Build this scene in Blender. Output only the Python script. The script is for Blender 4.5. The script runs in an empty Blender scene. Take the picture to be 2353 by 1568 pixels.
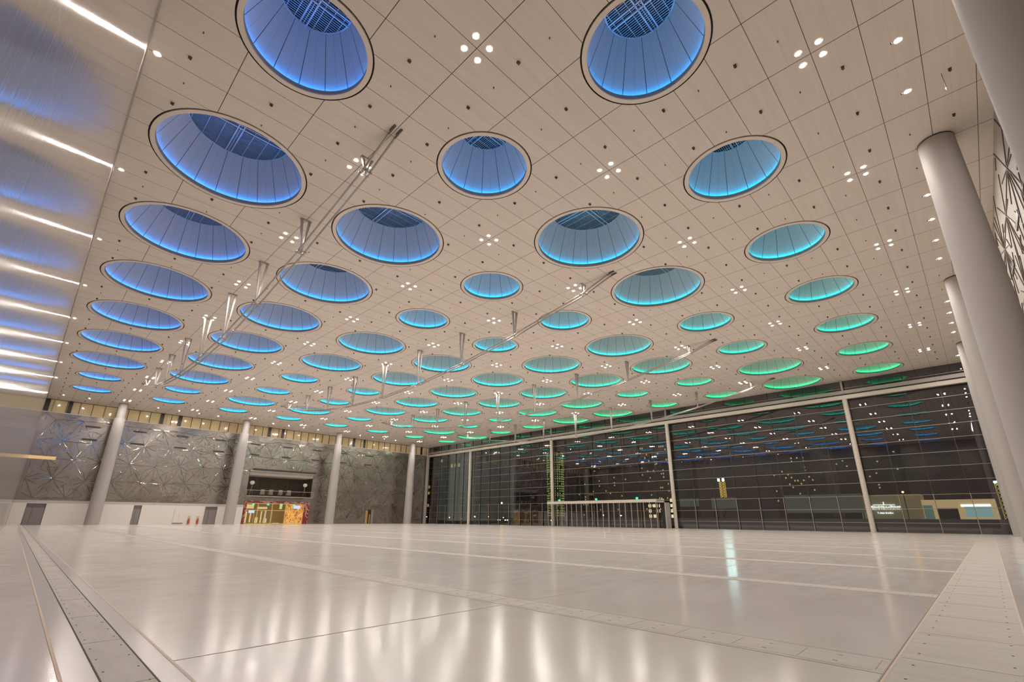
import bpy, math, random
from mathutils import Vector, Matrix
random.seed(7)
PI = math.pi
scene = bpy.context.scene
COL = scene.collection

# ------------------------------------------------------------------ camera, world, exposure
CAM = Vector((-8.28, -10.10, 1.25))
F_PX, YAW, PITCH, ROLL, PY = 1066.95, 0.7950, 0.3154, 0.0063, 60.15
fwd = Vector((math.sin(YAW)*math.cos(PITCH), math.cos(YAW)*math.cos(PITCH), math.sin(PITCH)))
rgt = Vector((math.cos(YAW), -math.sin(YAW), 0))
up = rgt.cross(fwd)
rgt2 = rgt*math.cos(ROLL) + up*math.sin(ROLL)
up2 = -rgt*math.sin(ROLL) + up*math.cos(ROLL)
cam_data = bpy.data.cameras.new('camera')
cam_data.sensor_width = 36
cam_data.lens = F_PX/2353*36
cam_data.shift_y = PY/2353
cam_data.clip_start = 0.05
cam_data.clip_end = 2000
cam = bpy.data.objects.new('camera', cam_data)
COL.objects.link(cam)
mw = Matrix((rgt2, up2, -fwd)).transposed().to_4x4()
mw.translation = CAM
cam.matrix_world = mw
scene.camera = cam

world = bpy.data.worlds.new('night_sky')
scene.world = world
world.use_nodes = True
bg = world.node_tree.nodes['Background']
bg.inputs[0].default_value = (0.030, 0.022, 0.024, 1)
bg.inputs[1].default_value = 0.35
scene.view_settings.view_transform = 'Standard'
scene.view_settings.look = 'None'
scene.view_settings.exposure = 0.0
scene.view_settings.gamma = 1.0
scene.cycles.max_bounces = 7
scene.cycles.diffuse_bounces = 4
scene.cycles.glossy_bounces = 3
scene.cycles.transparent_max_bounces = 7
scene.cycles.sample_clamp_indirect = 4.0
scene.cycles.use_denoising = True
scene.cycles.adaptive_threshold = 0.03

LAMP_POWER = 1130.0      # radiance of a downlight lens
LED_POWER = 24.0
H = 18.19               # ceiling height
XL, XR, YN, YF = -8.75, 61.9, -14.0, 87.6

# ------------------------------------------------------------------ materials
def principled(name, col, rough=0.5, metal=0.0, spec=0.5, emis=None, estr=0.0):
    m = bpy.data.materials.new(name)
    m.use_nodes = True
    b = m.node_tree.nodes['Principled BSDF']
    b.inputs['Base Color'].default_value = (*col, 1)
    b.inputs['Roughness'].default_value = rough
    b.inputs['Metallic'].default_value = metal
    b.inputs['Specular IOR Level'].default_value = spec
    if emis:
        b.inputs['Emission Color'].default_value = (*emis, 1)
        b.inputs['Emission Strength'].default_value = estr
    return m

class NT:
    """small helper to wire nodes"""
    def __init__(s, m):
        s.t = m.node_tree; s.b = s.t.nodes['Principled BSDF']
    def n(s, kind, **kw):
        o = s.t.nodes.new(kind)
        for k, v in kw.items(): setattr(o, k, v)
        return o
    def l(s, a, b): s.t.links.new(a, b)
    def math(s, op, a, b=None, c=None):
        o = s.n('ShaderNodeMath', operation=op)
        for i, v in enumerate((a, b, c)):
            if v is None: continue
            if isinstance(v, (int, float)): o.inputs[i].default_value = v
            else: s.l(v, o.inputs[i])
        return o.outputs[0]
    def pos(s):
        g = s.n('ShaderNodeNewGeometry'); x = s.n('ShaderNodeSeparateXYZ')
        s.l(g.outputs['Position'], x.inputs[0]); s.p = g.outputs['Position']
        return x.outputs
    def noise(s, scale, vecscale=(1, 1, 1), detail=3, rough=0.5):
        mp = s.n('ShaderNodeMapping'); mp.inputs['Scale'].default_value = vecscale
        s.l(s.p, mp.inputs[0])
        no = s.n('ShaderNodeTexNoise'); no.inputs['Scale'].default_value = scale
        no.inputs['Detail'].default_value = detail; no.inputs['Roughness'].default_value = rough
        s.l(mp.outputs[0], no.inputs['Vector'])
        return no.outputs['Fac']
    def mix(s, fac, a, b):
        o = s.n('ShaderNodeMix', data_type='RGBA')
        if isinstance(fac, (int, float)): o.inputs[0].default_value = fac
        else: s.l(fac, o.inputs[0])
        for i, v in ((6, a), (7, b)):
            if isinstance(v, tuple): o.inputs[i].default_value = (*v, 1)
            else: s.l(v, o.inputs[i])
        return o.outputs[2]
    def line(s, coord, step, off, w):
        """1 on seams at coord = off + k*step, of width w"""
        a = s.math('SUBTRACT', coord, off)
        a = s.math('PINGPONG', a, step/2.0)     # 0 at multiples of step
        return s.math('LESS_THAN', a, w/2.0)
    def rng(s, v, a, b, lo, hi):
        o = s.n('ShaderNodeMapRange')
        s.l(v, o.inputs[0])
        for i, q in enumerate((a, b, lo, hi)): o.inputs[i+1].default_value = q
        return o.outputs[0]

# ceiling panels 3 m x 1.5 m with dark seams
M_CEIL = principled('ceiling_panel', (0.62, 0.53, 0.45), 0.55, 0, 0.3)
t = NT(M_CEIL); X, Y, Z = t.pos()
seam = t.math('MAXIMUM', t.line(X, 3.0, 0.0, 0.028), t.line(Y, 1.5, 0.0, 0.022))
faint = t.line(Y, 1.5, 0.75, 0.012)
grain = t.noise(1.2, (0.25, 4, 1), 3)
c1 = t.mix(t.rng(grain, 0.3, 0.7, 0, 1), (0.69, 0.62, 0.55), (0.73, 0.665, 0.595))
c1 = t.mix(t.math('MULTIPLY', faint, 0.18), c1, (0.3, 0.24, 0.2))
c1 = t.mix(seam, c1, (0.07, 0.045, 0.035))
t.l(c1, t.b.inputs['Base Color'])

M_RING = principled('ring_paint', (0.72, 0.64, 0.56), 0.5)
M_DARK = principled('dark_gap', (0.02, 0.015, 0.012), 0.8)
M_LIP = principled('grey_lip', (0.33, 0.29, 0.27), 0.6)
M_SHAFT = principled('shaft_panel', (0.46, 0.47, 0.47), 0.6)
M_GRILLE = principled('galvanised_grille', (0.42, 0.45, 0.5), 0.35, 0.6)
M_SHAFTCAP = principled('shaft_top', (0.10, 0.10, 0.12), 0.8)

def led_material():
    m = bpy.data.materials.new('led_strip'); m.use_nodes = True
    n = m.node_tree.nodes; n.clear()
    o = n.new('ShaderNodeOutputMaterial'); e = n.new('ShaderNodeEmission'); i = n.new('ShaderNodeObjectInfo')
    m.node_tree.links.new(i.outputs['Color'], e.inputs[0]); e.inputs[1].default_value = LED_POWER
    m.node_tree.links.new(e.outputs[0], o.inputs[0])
    return m
M_LED = led_material()
def emitter(name, col, s):
    m = bpy.data.materials.new(name); m.use_nodes = True
    n = m.node_tree.nodes; n.clear()
    o = n.new('ShaderNodeOutputMaterial'); e = n.new('ShaderNodeEmission')
    e.inputs[0].default_value = (*col, 1); e.inputs[1].default_value = s
    m.node_tree.links.new(e.outputs[0], o.inputs[0])
    return m
M_LENS = emitter('warm_lamp_lens', (1.0, 0.92, 0.85), LAMP_POWER)
M_LENS2 = emitter('wall_washer_lens', (1.0, 0.92, 0.85), LAMP_POWER*1.4)

# polished resin floor
M_FLOOR = principled('resin_floor', (0.6, 0.54, 0.5), 0.2, 0, 0.4)
t = NT(M_FLOOR); X, Y, Z = t.pos()
n1 = t.noise(0.35, (1, 1, 1), 4); n2 = t.noise(5, (0.35, 2.2, 1), 5, 0.6)
c = t.mix(t.rng(n1, 0.3, 0.7, 0, 1), (0.74, 0.675, 0.63), (0.81, 0.75, 0.715))
c = t.mix(t.math('MULTIPLY', t.rng(n2, 0.55, 0.75, 0, 1), 0.06), c, (0.45, 0.39, 0.34))
t.l(c, t.b.inputs['Base Color'])
t.l(t.rng(t.noise(1.5, (0.6, 2, 1), 4), 0.3, 0.7, 0.14, 0.19), t.b.inputs['Roughness'])
M_JOINT = principled('tan_joint', (0.66, 0.50, 0.38), 0.5)
M_JOINT2 = principled('grey_joint', (0.60, 0.51, 0.44), 0.5)
M_PLATE = principled('trench_plate', (0.50, 0.44, 0.385), 0.5, 0.0)
t = NT(M_PLATE); t.pos()
t.l(t.mix(t.rng(t.noise(3, (3, 0.4, 1), 4), 0.3, 0.7, 0, 1), (0.45, 0.40, 0.355), (0.53, 0.48, 0.43)), t.b.inputs['Base Color'])
M_EDGE = principled('trench_edge', (0.64, 0.59, 0.57), 0.2)
M_BOLT = principled('bolt_hole', (0.06, 0.05, 0.04), 0.7)
M_SEAMF = principled('plate_seam', (0.34, 0.29, 0.25), 0.6)

# rippled polished metal partition (left)
M_LEFT = principled('rippled_metal_partition', (0.44, 0.395, 0.35), 0.12, 0.35)
t = NT(M_LEFT); X, Y, Z = t.pos()
fine = t.noise(5, (1, 1.0, 0.012), 3, 0.6)
wide = t.noise(0.9, (1, 1.0, 0.05), 2)
bp = t.n('ShaderNodeBump'); bp.inputs['Strength'].default_value = 0.8; bp.inputs['Distance'].default_value = 0.006
t.l(t.math('ADD', fine, t.math('MULTIPLY', wide, 0.6)), bp.inputs['Height'])
t.l(bp.outputs[0], t.b.inputs['Normal'])
t.l(t.mix(t.math('MAXIMUM', t.line(Y, 6.1, -4.5, 0.03), t.line(Z, 4.03, 0, 0.03)), (0.44, 0.395, 0.35), (0.62, 0.56, 0.5)), t.b.inputs['Base Color'])

# star screen wall metal
M_SCREEN = principled('brushed_steel_panel', (0.40, 0.36, 0.325), 0.32, 0.7)
t = NT(M_SCREEN); X, Y, Z = t.pos()
pan = t.math('MAXIMUM', t.line(X, 3.0, 0.4, 0.025), t.line(Z, 3.2, 3.4, 0.025))
vor = t.n('ShaderNodeTexVoronoi'); vor.inputs['Scale'].default_value = 0.33; t.l(t.p, vor.inputs['Vector'])
sx = t.n('ShaderNodeSeparateColor'); t.l(vor.outputs['Color'], sx.inputs[0])
c = t.mix(t.rng(t.noise(0.5), 0.3, 0.7, 0, 1), (0.235, 0.205, 0.178), (0.31, 0.275, 0.24))
c = t.mix(pan, c, (0.16, 0.13, 0.11)); t.l(c, t.b.inputs['Base Color'])
t.l(t.rng(sx.outputs[0], 0, 1, 0.20, 0.36), t.b.inputs['Roughness'])
M_BAR = principled('polished_strip_metal', (0.44, 0.40, 0.36), 0.04, 1.0)
M_COLUMN = principled('column_paint', (0.385, 0.355, 0.335), 0.62, 0, 0.3)
M_STEEL = principled('painted_steel', (0.36, 0.325, 0.30), 0.38, 0.2)
M_ROD = principled('steel_rod', (0.36, 0.33, 0.30), 0.25, 0.4)
M_BRACKET = principled('dark_bracket', (0.12, 0.10, 0.085), 0.45, 0.3)
M_HATCH = principled('dark_fitting', (0.08, 0.06, 0.05), 0.6)
M_RIM = principled('lamp_rim', (0.55, 0.5, 0.45), 0.4)
M_BEAM = principled('facade_beam_paint', (0.60, 0.53, 0.45), 0.4)
M_BEAM2 = principled('facade_grey_paint', (0.40, 0.36, 0.33), 0.4)
M_MULL = principled('dark_mullion', (0.05, 0.04, 0.035), 0.4, 0.3)
M_TRANSOM = principled('bronze_transom', (0.42, 0.33, 0.26), 0.35, 0.5)
M_AMBER = principled('amber_lit_pane', (0.5, 0.38, 0.2), 0.08, 0, 0.6, (1.0, 0.76, 0.42), 0.26)
t = NT(M_AMBER); t.pos()
t.l(t.rng(t.noise(0.6, (1, 1, 1), 3), 0.3, 0.7, 0.08, 0.18), t.b.inputs['Emission Strength'])
M_BLACKSTEEL = principled('black_steel', (0.03, 0.025, 0.02), 0.4)
M_WHITE = principled('white_board', (0.74, 0.69, 0.64), 0.5)
M_GREYBAND = principled('grey_trim_band', (0.50, 0.46, 0.42), 0.5)
M_DOOR = principled('grey_door', (0.15, 0.135, 0.13), 0.35)
M_DOOR2 = principled('grey_door_leaf', (0.23, 0.205, 0.195), 0.4)
M_RED = principled('red_paint', (0.5, 0.06, 0.04), 0.35)
M_CHAIRF = principled('beige_upholstery', (0.45, 0.38, 0.28), 0.7)
M_GREEN = principled('green_exit_sign', (0.0, 0.4, 0.25), 0.4, 0, 0.5, (0.05, 0.8, 0.5), 1.1)
M_SCREENBLUE = emitter('blue_white_screen', (0.55, 0.68, 1.0), 1.1)
M_YELLOWLIT = emitter('yellow_lit_glass', (1.0, 0.75, 0.3), 0.8)
M_ORANGELIT = emitter('amber_slot_light', (1.0, 0.62, 0.28), 0.75)
M_WHITELIT = emitter('white_light', (0.8, 0.95, 1.0), 2.0)
M_GLOBE = principled('white_globe', (0.8, 0.74, 0.65), 0.4, 0, 0.5, (1, .85, .7), 0.25)

def glass_mat(name, base, ior, tint=(1, 1, 1)):
    """coated pane: a constant mirror share plus the rise towards grazing angles"""
    m = bpy.data.materials.new(name); m.use_nodes = True
    n = m.node_tree.nodes; n.clear(); L = m.node_tree.links
    o = n.new('ShaderNodeOutputMaterial'); mx = n.new('ShaderNodeMixShader'); fr = n.new('ShaderNodeFresnel')
    fr.inputs[0].default_value = ior
    ad = n.new('ShaderNodeMath'); ad.operation = 'ADD'; ad.use_clamp = True; ad.inputs[1].default_value = base
    tr = n.new('ShaderNodeBsdfTransparent'); tr.inputs[0].default_value = (*tint, 1)
    gl = n.new('ShaderNodeBsdfGlossy'); gl.inputs['Roughness'].default_value = 0.0
    L.new(fr.outputs[0], ad.inputs[0]); L.new(ad.outputs[0], mx.inputs[0])
    L.new(tr.outputs[0], mx.inputs[1]); L.new(gl.outputs[0], mx.inputs[2])
    L.new(mx.outputs[0], o.inputs[0])
    return m
M_GLASS = glass_mat('facade_glass', 0.15, 1.18, (0.9, 0.92, 0.9))
M_GLASS2 = glass_mat('window_glass', 0.03, 1.3, (0.9, 0.9, 0.9))

# ------------------------------------------------------------------ mesh builder
class MB:
    def __init__(s): s.v = []; s.f = []; s.mi = []
    def poly(s, pts, mi=0):
        n = len(s.v); s.v += [tuple(p) for p in pts]; s.f.append(tuple(range(n, n+len(pts)))); s.mi.append(mi); return s
    def box(s, x0, y0, z0, x1, y1, z1, mi=0):
        n = len(s.v)
        s.v += [(x0,y0,z0),(x1,y0,z0),(x1,y1,z0),(x0,y1,z0),(x0,y0,z1),(x1,y0,z1),(x1,y1,z1),(x0,y1,z1)]
        for q in ((0,3,2,1),(4,5,6,7),(0,1,5,4),(1,2,6,5),(2,3,7,6),(3,0,4,7)):
            s.f.append(tuple(n+k for k in q)); s.mi.append(mi)
        return s
    def tube(s, a, b, r0, r1=None, n=10, mi=0, caps=True):
        a, b = Vector(a), Vector(b); r1 = r0 if r1 is None else r1
        d = (b-a).normalized(); t_ = Vector((0,0,1)) if abs(d.z) < 0.9 else Vector((1,0,0))
        u_ = d.cross(t_).normalized(); w = d.cross(u_)
        k = len(s.v)
        for c, r in ((a, r0), (b, r1)):
            for i in range(n):
                an = 2*PI*i/n; s.v.append(tuple(c + (u_*math.cos(an) + w*math.sin(an))*r))
        for i in range(n):
            j = (i+1) % n
            s.f.append((k+i, k+j, k+n+j, k+n+i)); s.mi.append(mi)
        if caps:
            s.f.append(tuple(k+i for i in reversed(range(n)))); s.mi.append(mi)
            s.f.append(tuple(k+n+i for i in range(n))); s.mi.append(mi)
        return s
    def lathe(s, prof, n=48, c=(0,0), mi=0, mfun=None, angs=None):
        """prof: list of (r, z); angs: optional list of angles"""
        A = angs or [2*PI*i/n for i in range(n)]
        n = len(A); k = len(s.v)
        for r, z in prof:
            for an in A: s.v.append((c[0]+r*math.cos(an), c[1]+r*math.sin(an), z))
        for p in range(len(prof)-1):
            for i in range(n):
                j = (i+1) % n
                s.f.append((k+p*n+i, k+p*n+j, k+(p+1)*n+j, k+(p+1)*n+i))
                s.mi.append(mfun(i) if mfun else mi)
        return s
    def prism(s, a, b, w, h, nrm, mi=0):
        """triangular rib from a to b lying on a plane with normal nrm"""
        a, b, nrm = Vector(a), Vector(b), Vector(nrm)
        d = (b-a).normalized(); q = d.cross(nrm)*(w/2)
        k = len(s.v)
        s.v += [tuple(x) for x in (a-q, a+q, a+nrm*h, b-q, b+q, b+nrm*h)]
        for f_ in ((0,2,5,3),(2,1,4,5),(0,1,2),(3,5,4)):
            s.f.append(tuple(k+i for i in f_)); s.mi.append(mi)
        return s
    def mesh(s, name, mats, smooth=False):
        me = bpy.data.meshes.new(name); me.from_pydata(s.v, [], s.f)
        for m in (mats if isinstance(mats, (list, tuple)) else [mats]): me.materials.append(m)
        me.polygons.foreach_set('material_index', s.mi)
        if smooth: me.polygons.foreach_set('use_smooth', [True]*len(me.polygons))
        me.update(); return me
    def build(s, name, mats, parent=None, loc=None, smooth=False):
        return put(name, s.mesh(name, mats, smooth), parent, loc)

def put(name, me, parent=None, loc=None):
    o = bpy.data.objects.new(name, me); COL.objects.link(o)
    if parent: o.parent = parent
    if loc: o.location = loc
    return o
def tag(o, label, cat, group=None):
    o['label'] = label; o['category'] = cat
    if group: o['group'] = group
    return o
def thing(name, label, cat, loc=(0,0,0), group=None, rz=0):
    o = bpy.data.objects.new(name, None); COL.objects.link(o); o.location = loc; o.rotation_euler.z = rz
    o.empty_display_size = 0.2
    return tag(o, label, cat, group)
def struct(name, mb, mats, parent=None, **k):
    o = mb.build(name, mats, parent, **k)
    if not parent: o['kind'] = 'structure'
    return o
ORD = ['first','second','third','fourth','fifth','sixth','seventh','eighth','ninth','tenth','eleventh','twelfth']

# ------------------------------------------------------------------ skylight grid
def big(i, j):
    if j in (-1, 8): return False            # index = floor of the cell number
    if j in (0, 7): return i in (1, 2, 5, 6)
    if j in (3, 4): return True
    return i in (-1, 0, 3, 4)
SKY = {}
for i in range(-1, 7):
    for j in range(-1, 9):
        SKY[(i, j)] = big(i, j)
RG = {False: 2.42, True: 3.47}

# ------------------------------------------------------------------ ceiling with its round holes
mb = MB(); N = 64
def cl(x): return min(max(x, XL), XR)
for (i, j), L in SKY.items():
    cx, cy, R = 9*(i+.5), 9*(j+.5), RG[L]
    ring_i, ring_o = [], []
    for k in range(N):
        a = 2*PI*k/N; c_, s_ = math.cos(a), math.sin(a); m_ = max(abs(c_), abs(s_))
        ring_i.append((cx+R*c_, cy+R*s_, H)); ring_o.append((cl(cx+4.5*c_/m_), cy+4.5*s_/m_, H))
    k0 = len(mb.v); mb.v += ring_i + ring_o
    for k in range(N):
        q = (k+1) % N
        mb.f.append((k0+k, k0+q, k0+N+q, k0+N+k)); mb.mi.append(0)
mb.poly([(XL,YN,H),(XL,-9,H),(XR,-9,H),(XR,YN,H)])
mb.poly([(XL,81,H),(XL,88.6,H),(XR,88.6,H),(XR,81,H)])
struct('ceiling', mb, M_CEIL)

# ------------------------------------------------------------------ skylights
TOP = 2.5
def shaft_mesh(L):
    Rh = RG[L]-0.27; ns = 20 if L else 14
    A = []; kinds = []
    for k in range(ns):
        a0 = 2*PI*k/ns; da = 2*PI/ns
        ws, wf = 0.013/Rh, 0.006/Rh
        # strong seam, panel, faint seam, panel
        for a, kd in ((a0-ws, 1), (a0+ws, 0), (a0+da*.17, 0), (a0+da*.33, 0), (a0+da/2-wf, 2), (a0+da/2+wf, 0), (a0+da*.67, 0), (a0+da*.83, 0)):
            A.append(a); kinds.append(kd)
    m = MB(); m.lathe([(Rh+.20, H+.24), (Rh-.78, H+TOP)], angs=A, mfun=lambda i: kinds[i])
    return m.mesh('shaft', [M_SHAFT, M_DARK, M_SEAM2])
M_SEAM2 = principled('faint_seam', (0.27, 0.28, 0.30), 0.6)
def sky_meshes(L):
    Rh, Rg = RG[L]-0.27, RG[L]
    d = {}
    d['trim_ring'] = MB().lathe([(Rh, H+.03), (Rh, H-.02), (Rg-.07, H-.02), (Rg-.07, H+.10)], 72).mesh('trim_ring', M_RING)
    d['shadow_gap'] = MB().lathe([(Rg-.12, H+.07), (Rg+.04, H+.07), (Rg+.04, H+.001)], 72).mesh('shadow_gap', M_DARK)
    d['lip'] = MB().lathe([(Rh, H+.03), (Rh, H+.22), (Rh+.24, H+.22)], 72).mesh('lip', M_LIP)
    d['light_strip'] = MB().lathe([(Rh+.05, H+.235), (Rh+.13, H+.235)], 40).mesh('light_strip', M_LED)
    d['shaft'] = shaft_mesh(L)
    rt = Rh-.78
    g = MB().lathe([(rt-.05, H+TOP-.02), (rt+.02, H+TOP-.02), (rt+.02, H+TOP+.06)], 48)
    k = -rt+.07
    while k < rt-.03:                                                    # thin slats
        h = math.sqrt(max(rt*rt-k*k, 0))
        if h > .05: g.box(k-.012, -h, H+TOP+.0, k+.012, h, H+TOP+.05)
        k += .10
    for k in range(-3, 4):
        y = k*rt/3.6; h = math.sqrt(max(rt*rt-y*y, 0)); g.box(-h, y-.012, H+TOP-.02, h, y+.012, H+TOP+.01)
    for q in (-.16, .10):                                                # paired cross beams
        g.box(q, -rt, H+TOP-.06, q+.06, rt, H+TOP+.0); g.box(-rt, q, H+TOP-.06, rt, q+.06, H+TOP)
    d['grille'] = g.mesh('grille', M_GRILLE)
    d['shaft_cap'] = MB().lathe([(rt+.02, H+TOP), (rt+.02, H+TOP+.9), (0.01, H+TOP+.9)], 32).mesh('shaft_cap', M_SHAFTCAP)
    return d
SM = {False: sky_meshes(False), True: sky_meshes(True)}
LEDC = [(.03,.27,1.0),(.01,.32,.95),(.0,.42,.85),(.0,.48,.70),(.0,.52,.55),(.0,.56,.40),(.0,.58,.28),(.0,.58,.20)]
CN = ['deep blue','bright blue','azure','sky blue','turquoise','teal','sea green','vivid green']
for (i, j), L in SKY.items():
    lab = '%s skylight glowing %s, %s from the near end of its row' % ('large' if L else 'small', CN[i+1], ORD[j+1])
    o = thing('skylight', lab, 'skylight', (9*(i+.5), 9*(j+.5), 0), 'round ceiling skylights')
    rot = PI/2 if (i % 2) else 0
    for nm, me in SM[L].items():
        p = put(nm, me, o)
        if nm == 'light_strip': p.color = (*LEDC[i+1], 1); p['label'] = CN[i+1] + ' light strip'
        if nm == 'grille': p.rotation_euler.z = rot

# ------------------------------------------------------------------ downlights
def n_disc(r, z, n=12):
    m = MB(); m.poly([(r*math.cos(-2*PI*k/n), r*math.sin(-2*PI*k/n), z) for k in range(n)]); return m
ME_RIM = MB().lathe([(.082, -.004), (.125, -.012), (.13, 0)], 20).mesh('downlight_rim', M_RIM)
ME_LENS = n_disc(.085, -.006).mesh('lens', M_LENS)
ME_LENS2 = n_disc(.085, -.006).mesh('lens', M_LENS2)
def downlight(x, y, lab, grp, me=None):
    o = put('downlight', ME_RIM, None, (x, y, H-.001)); tag(o, lab, 'ceiling light', grp)
    put('lens', me or ME_LENS, o)
    return o
for i in range(0, 7):
    for j in range(-1, 10):
        lab = 'recessed downlight, %s four-lamp cluster of cluster row %s from left wall' % (ORD[j+1], ['one','two','three','four','five','six','seven'][i])
        if (i, j) == (0, -1): continue
        for dx in (-.34, .34):
            for dy in (-.34, .34):
                downlight(9*i+dx, 9*j+dy, lab, 'cluster row %d, cluster %d' % (i+1, j+2))
for k in range(1, 10):
    if k == 9: continue
    downlight(-8.42, 9*k, 'single downlight washing the rippled left wall, %s from the near end' % ORD[k-1], 'single downlights beside the left wall', ME_LENS2)
nn = 0
for b in range(0, 4):
    for d in (4.65, 7.65, 10.65, 13.65):
        x = 18*b + d
        if x > 61: continue
        downlight(x, -11.45, 'single downlight between the near columns, %s counted from the camera' % (ORD[nn] if nn < 12 else 'last ones'), 'single downlights in the near column row'); nn += 1
nn = 0
FN = ['beside left wall corner','second near left wall corner']
for x in (-7.1, -4.2, 4.4, 7.3, 10.2, 13.1, 22.4, 25.3, 28.2, 31.1, 40.4, 43.4, 46.3, 49.2):
    downlight(x, 83.6, 'single downlight in the far column row, number %s from the left wall' % (['one','two','three','four','five','six','seven','eight','nine','ten','eleven','twelve','thirteen','fourteen'][nn]), 'single downlights in the far column row'); nn += 1

# ------------------------------------------------------------------ small ceiling fittings
def clear_of_holes(x, y, m=.25):
    for (i, j), L in SKY.items():
        if math.hypot(x-9*(i+.5), y-9*(j+.5)) < RG[L]+m: return False
    return True
def near_first(pts): return sorted(pts, key=lambda p: math.hypot(p[0]-CAM.x, p[1]-CAM.y))
def in_view(x, y):
    d = Vector((x, y, H))-CAM; z = d.dot(fwd)
    return z > 0 and abs(d.dot(rgt2)/z*F_PX) < 1200 and -720 < -d.dot(up2)/z*F_PX+PY < 800
hp = [(1.5+3*a, -.75+3*b) for a in range(-3, 21) for b in range(-4, 30)]
hp = near_first([p for p in hp if XL+.5 < p[0] < 61 and -13.5 < p[1] < 87 and clear_of_holes(*p) and in_view(*p)])
def hatch_mb(m, x=0, y=0, z=0):
    m.box(x-.06, y-.05, z-.07, x+.06, y+.05, z)
    m.tube((x+.02, y, z-.11), (x+.02, y, z-.07), .03, .04, 8)
    return m
ME_H = hatch_mb(MB()).mesh('rigging_point', M_HATCH)
for k, (x, y) in enumerate(hp[:300]):
    o = put('rigging_point', ME_H, None, (x, y, H)); tag(o, 'small dark rigging fitting under the ceiling panels', 'ceiling fitting', 'rigging fittings on the ceiling grid')
if len(hp) > 300:
    m = MB()
    for x, y in hp[300:]: hatch_mb(m, x, y, H)
    o = m.build('far_rigging_points', M_HATCH); tag(o, 'tiny dark rigging fittings on the farthest ceiling panels', 'ceiling fittings'); o['kind'] = 'stuff'
sp = [(1.6+3*a, .75+3*b) for a in range(-3, 21) for b in range(-5, 29)]
sp = near_first([p for p in sp if XL+.5 < p[0] < 61 and -13.5 < p[1] < 87 and clear_of_holes(*p) and in_view(*p)])
def spr(m, x=0, y=0, z=0):
    m.tube((x, y, z-.05), (x, y, z), .022, .03, 6); m.tube((x, y, z-.06), (x, y, z-.05), .03, .03, 6); return m
ME_S = spr(MB()).mesh('sprinkler_head', M_BRACKET)
for k, (x, y) in enumerate(sp[:300]):
    o = put('sprinkler_head', ME_S, None, (x, y, H)); tag(o, 'tiny sprinkler head dotting the ceiling panels', 'sprinkler', 'sprinkler heads on the ceiling grid')
if len(sp) > 300:
    m = MB()
    for x, y in sp[300:]: spr(m, x, y, H)
    o = m.build('far_sprinkler_heads', M_BRACKET); tag(o, 'sprinkler heads on the farthest ceiling panels', 'sprinklers'); o['kind'] = 'stuff'
o = thing('hanging_rod', 'short thin rod with a bulb end hanging near the front column', 'ceiling fitting', (13.55, -12.5, H))
MB().tube((0,0,0), (0,0,-.75), .012, .012, 6).build('rod', M_BRACKET, o); MB().tube((0,0,-.85), (0,0,-.72), .03, .04, 8).build('bulb_end', M_RIM, o)

# ------------------------------------------------------------------ cable trusses
NODES = [(8.2, 17.35), (15.4, 16.0), (22.4, 15.0), (29.35, 14.4), (36.35, 14.2), (43.4, 14.4), (50.4, 15.0), (57.4, 16.0), (64.3, 17.35)]
TN = ['nearest the left wall', 'second from the left wall', 'third from the left wall', 'nearest the glass wall']
for ti, x in enumerate((0.0, 18.0, 36.2, 54.4)):
    tr = thing('cable_truss', 'steel cable truss under the ceiling, %s' % TN[ti], 'cable truss', (x, 0, 0), 'cable trusses under the ceiling')
    pts = [(5.9, H-.12)] + NODES + [(66.9, H-.12)]
    for s in (-1, 1):
        m = MB()
        for (ya, za), (yb, zb) in zip(pts[:-1], pts[1:]): m.tube((s*.17, ya, za), (s*.17, yb, zb), .055, n=8)
        m.build('cable', M_ROD, tr)
        for ye, dz in ((5.6, 1), (67.2, -1)):
            MB().tube((s*.17, ye-.25*dz, H-.04), (s*.17, ye+.55*dz, H-.17), .05, .045, 10).box(s*.17-.05, ye-.25, H-.015, s*.17+.05, ye+.2, H).build('end_bracket', M_BRACKET, tr)
    for y, z in NODES:
        m = MB(); w = .30
        # V shaped pair of plates joined at the foot
        for s in (-1, 1):
            k = len(m.v)
            top, bot = w, .07
            m.v += [(s*top, y-.07, H), (s*(top-.13), y-.07, H), (s*(top-.13), y+.07, H), (s*top, y+.07, H),
                    (s*bot, y-.05, z+.1), (s*(bot-.07), y-.05, z+.1), (s*(bot-.07), y+.05, z+.1), (s*bot, y+.05, z+.1)]
            for q in ((0,1,2,3),(4,7,6,5),(0,4,5,1),(1,5,6,2),(2,6,7,3),(3,7,4,0)): m.f.append(tuple(k+e for e in q)); m.mi.append(0)
        m.box(-w-.02, y-.09, H-.05, w+.02, y+.09, H)
        st = m.build('strut', M_STEEL, tr)
        c = MB().tube((0, y, z-.05), (0, y, z+.32), .07, .05, 8)
        for dy in (-.16, .16): c.tube((-.27, y+dy, z), (.27, y+dy, z), .035, n=8)
        for s in (-1, 1): c.tube((s*.17, y-.22, z), (s*.17, y+.22, z), .058, n=8)
        c.build('clamp', M_STEEL, st)

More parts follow.
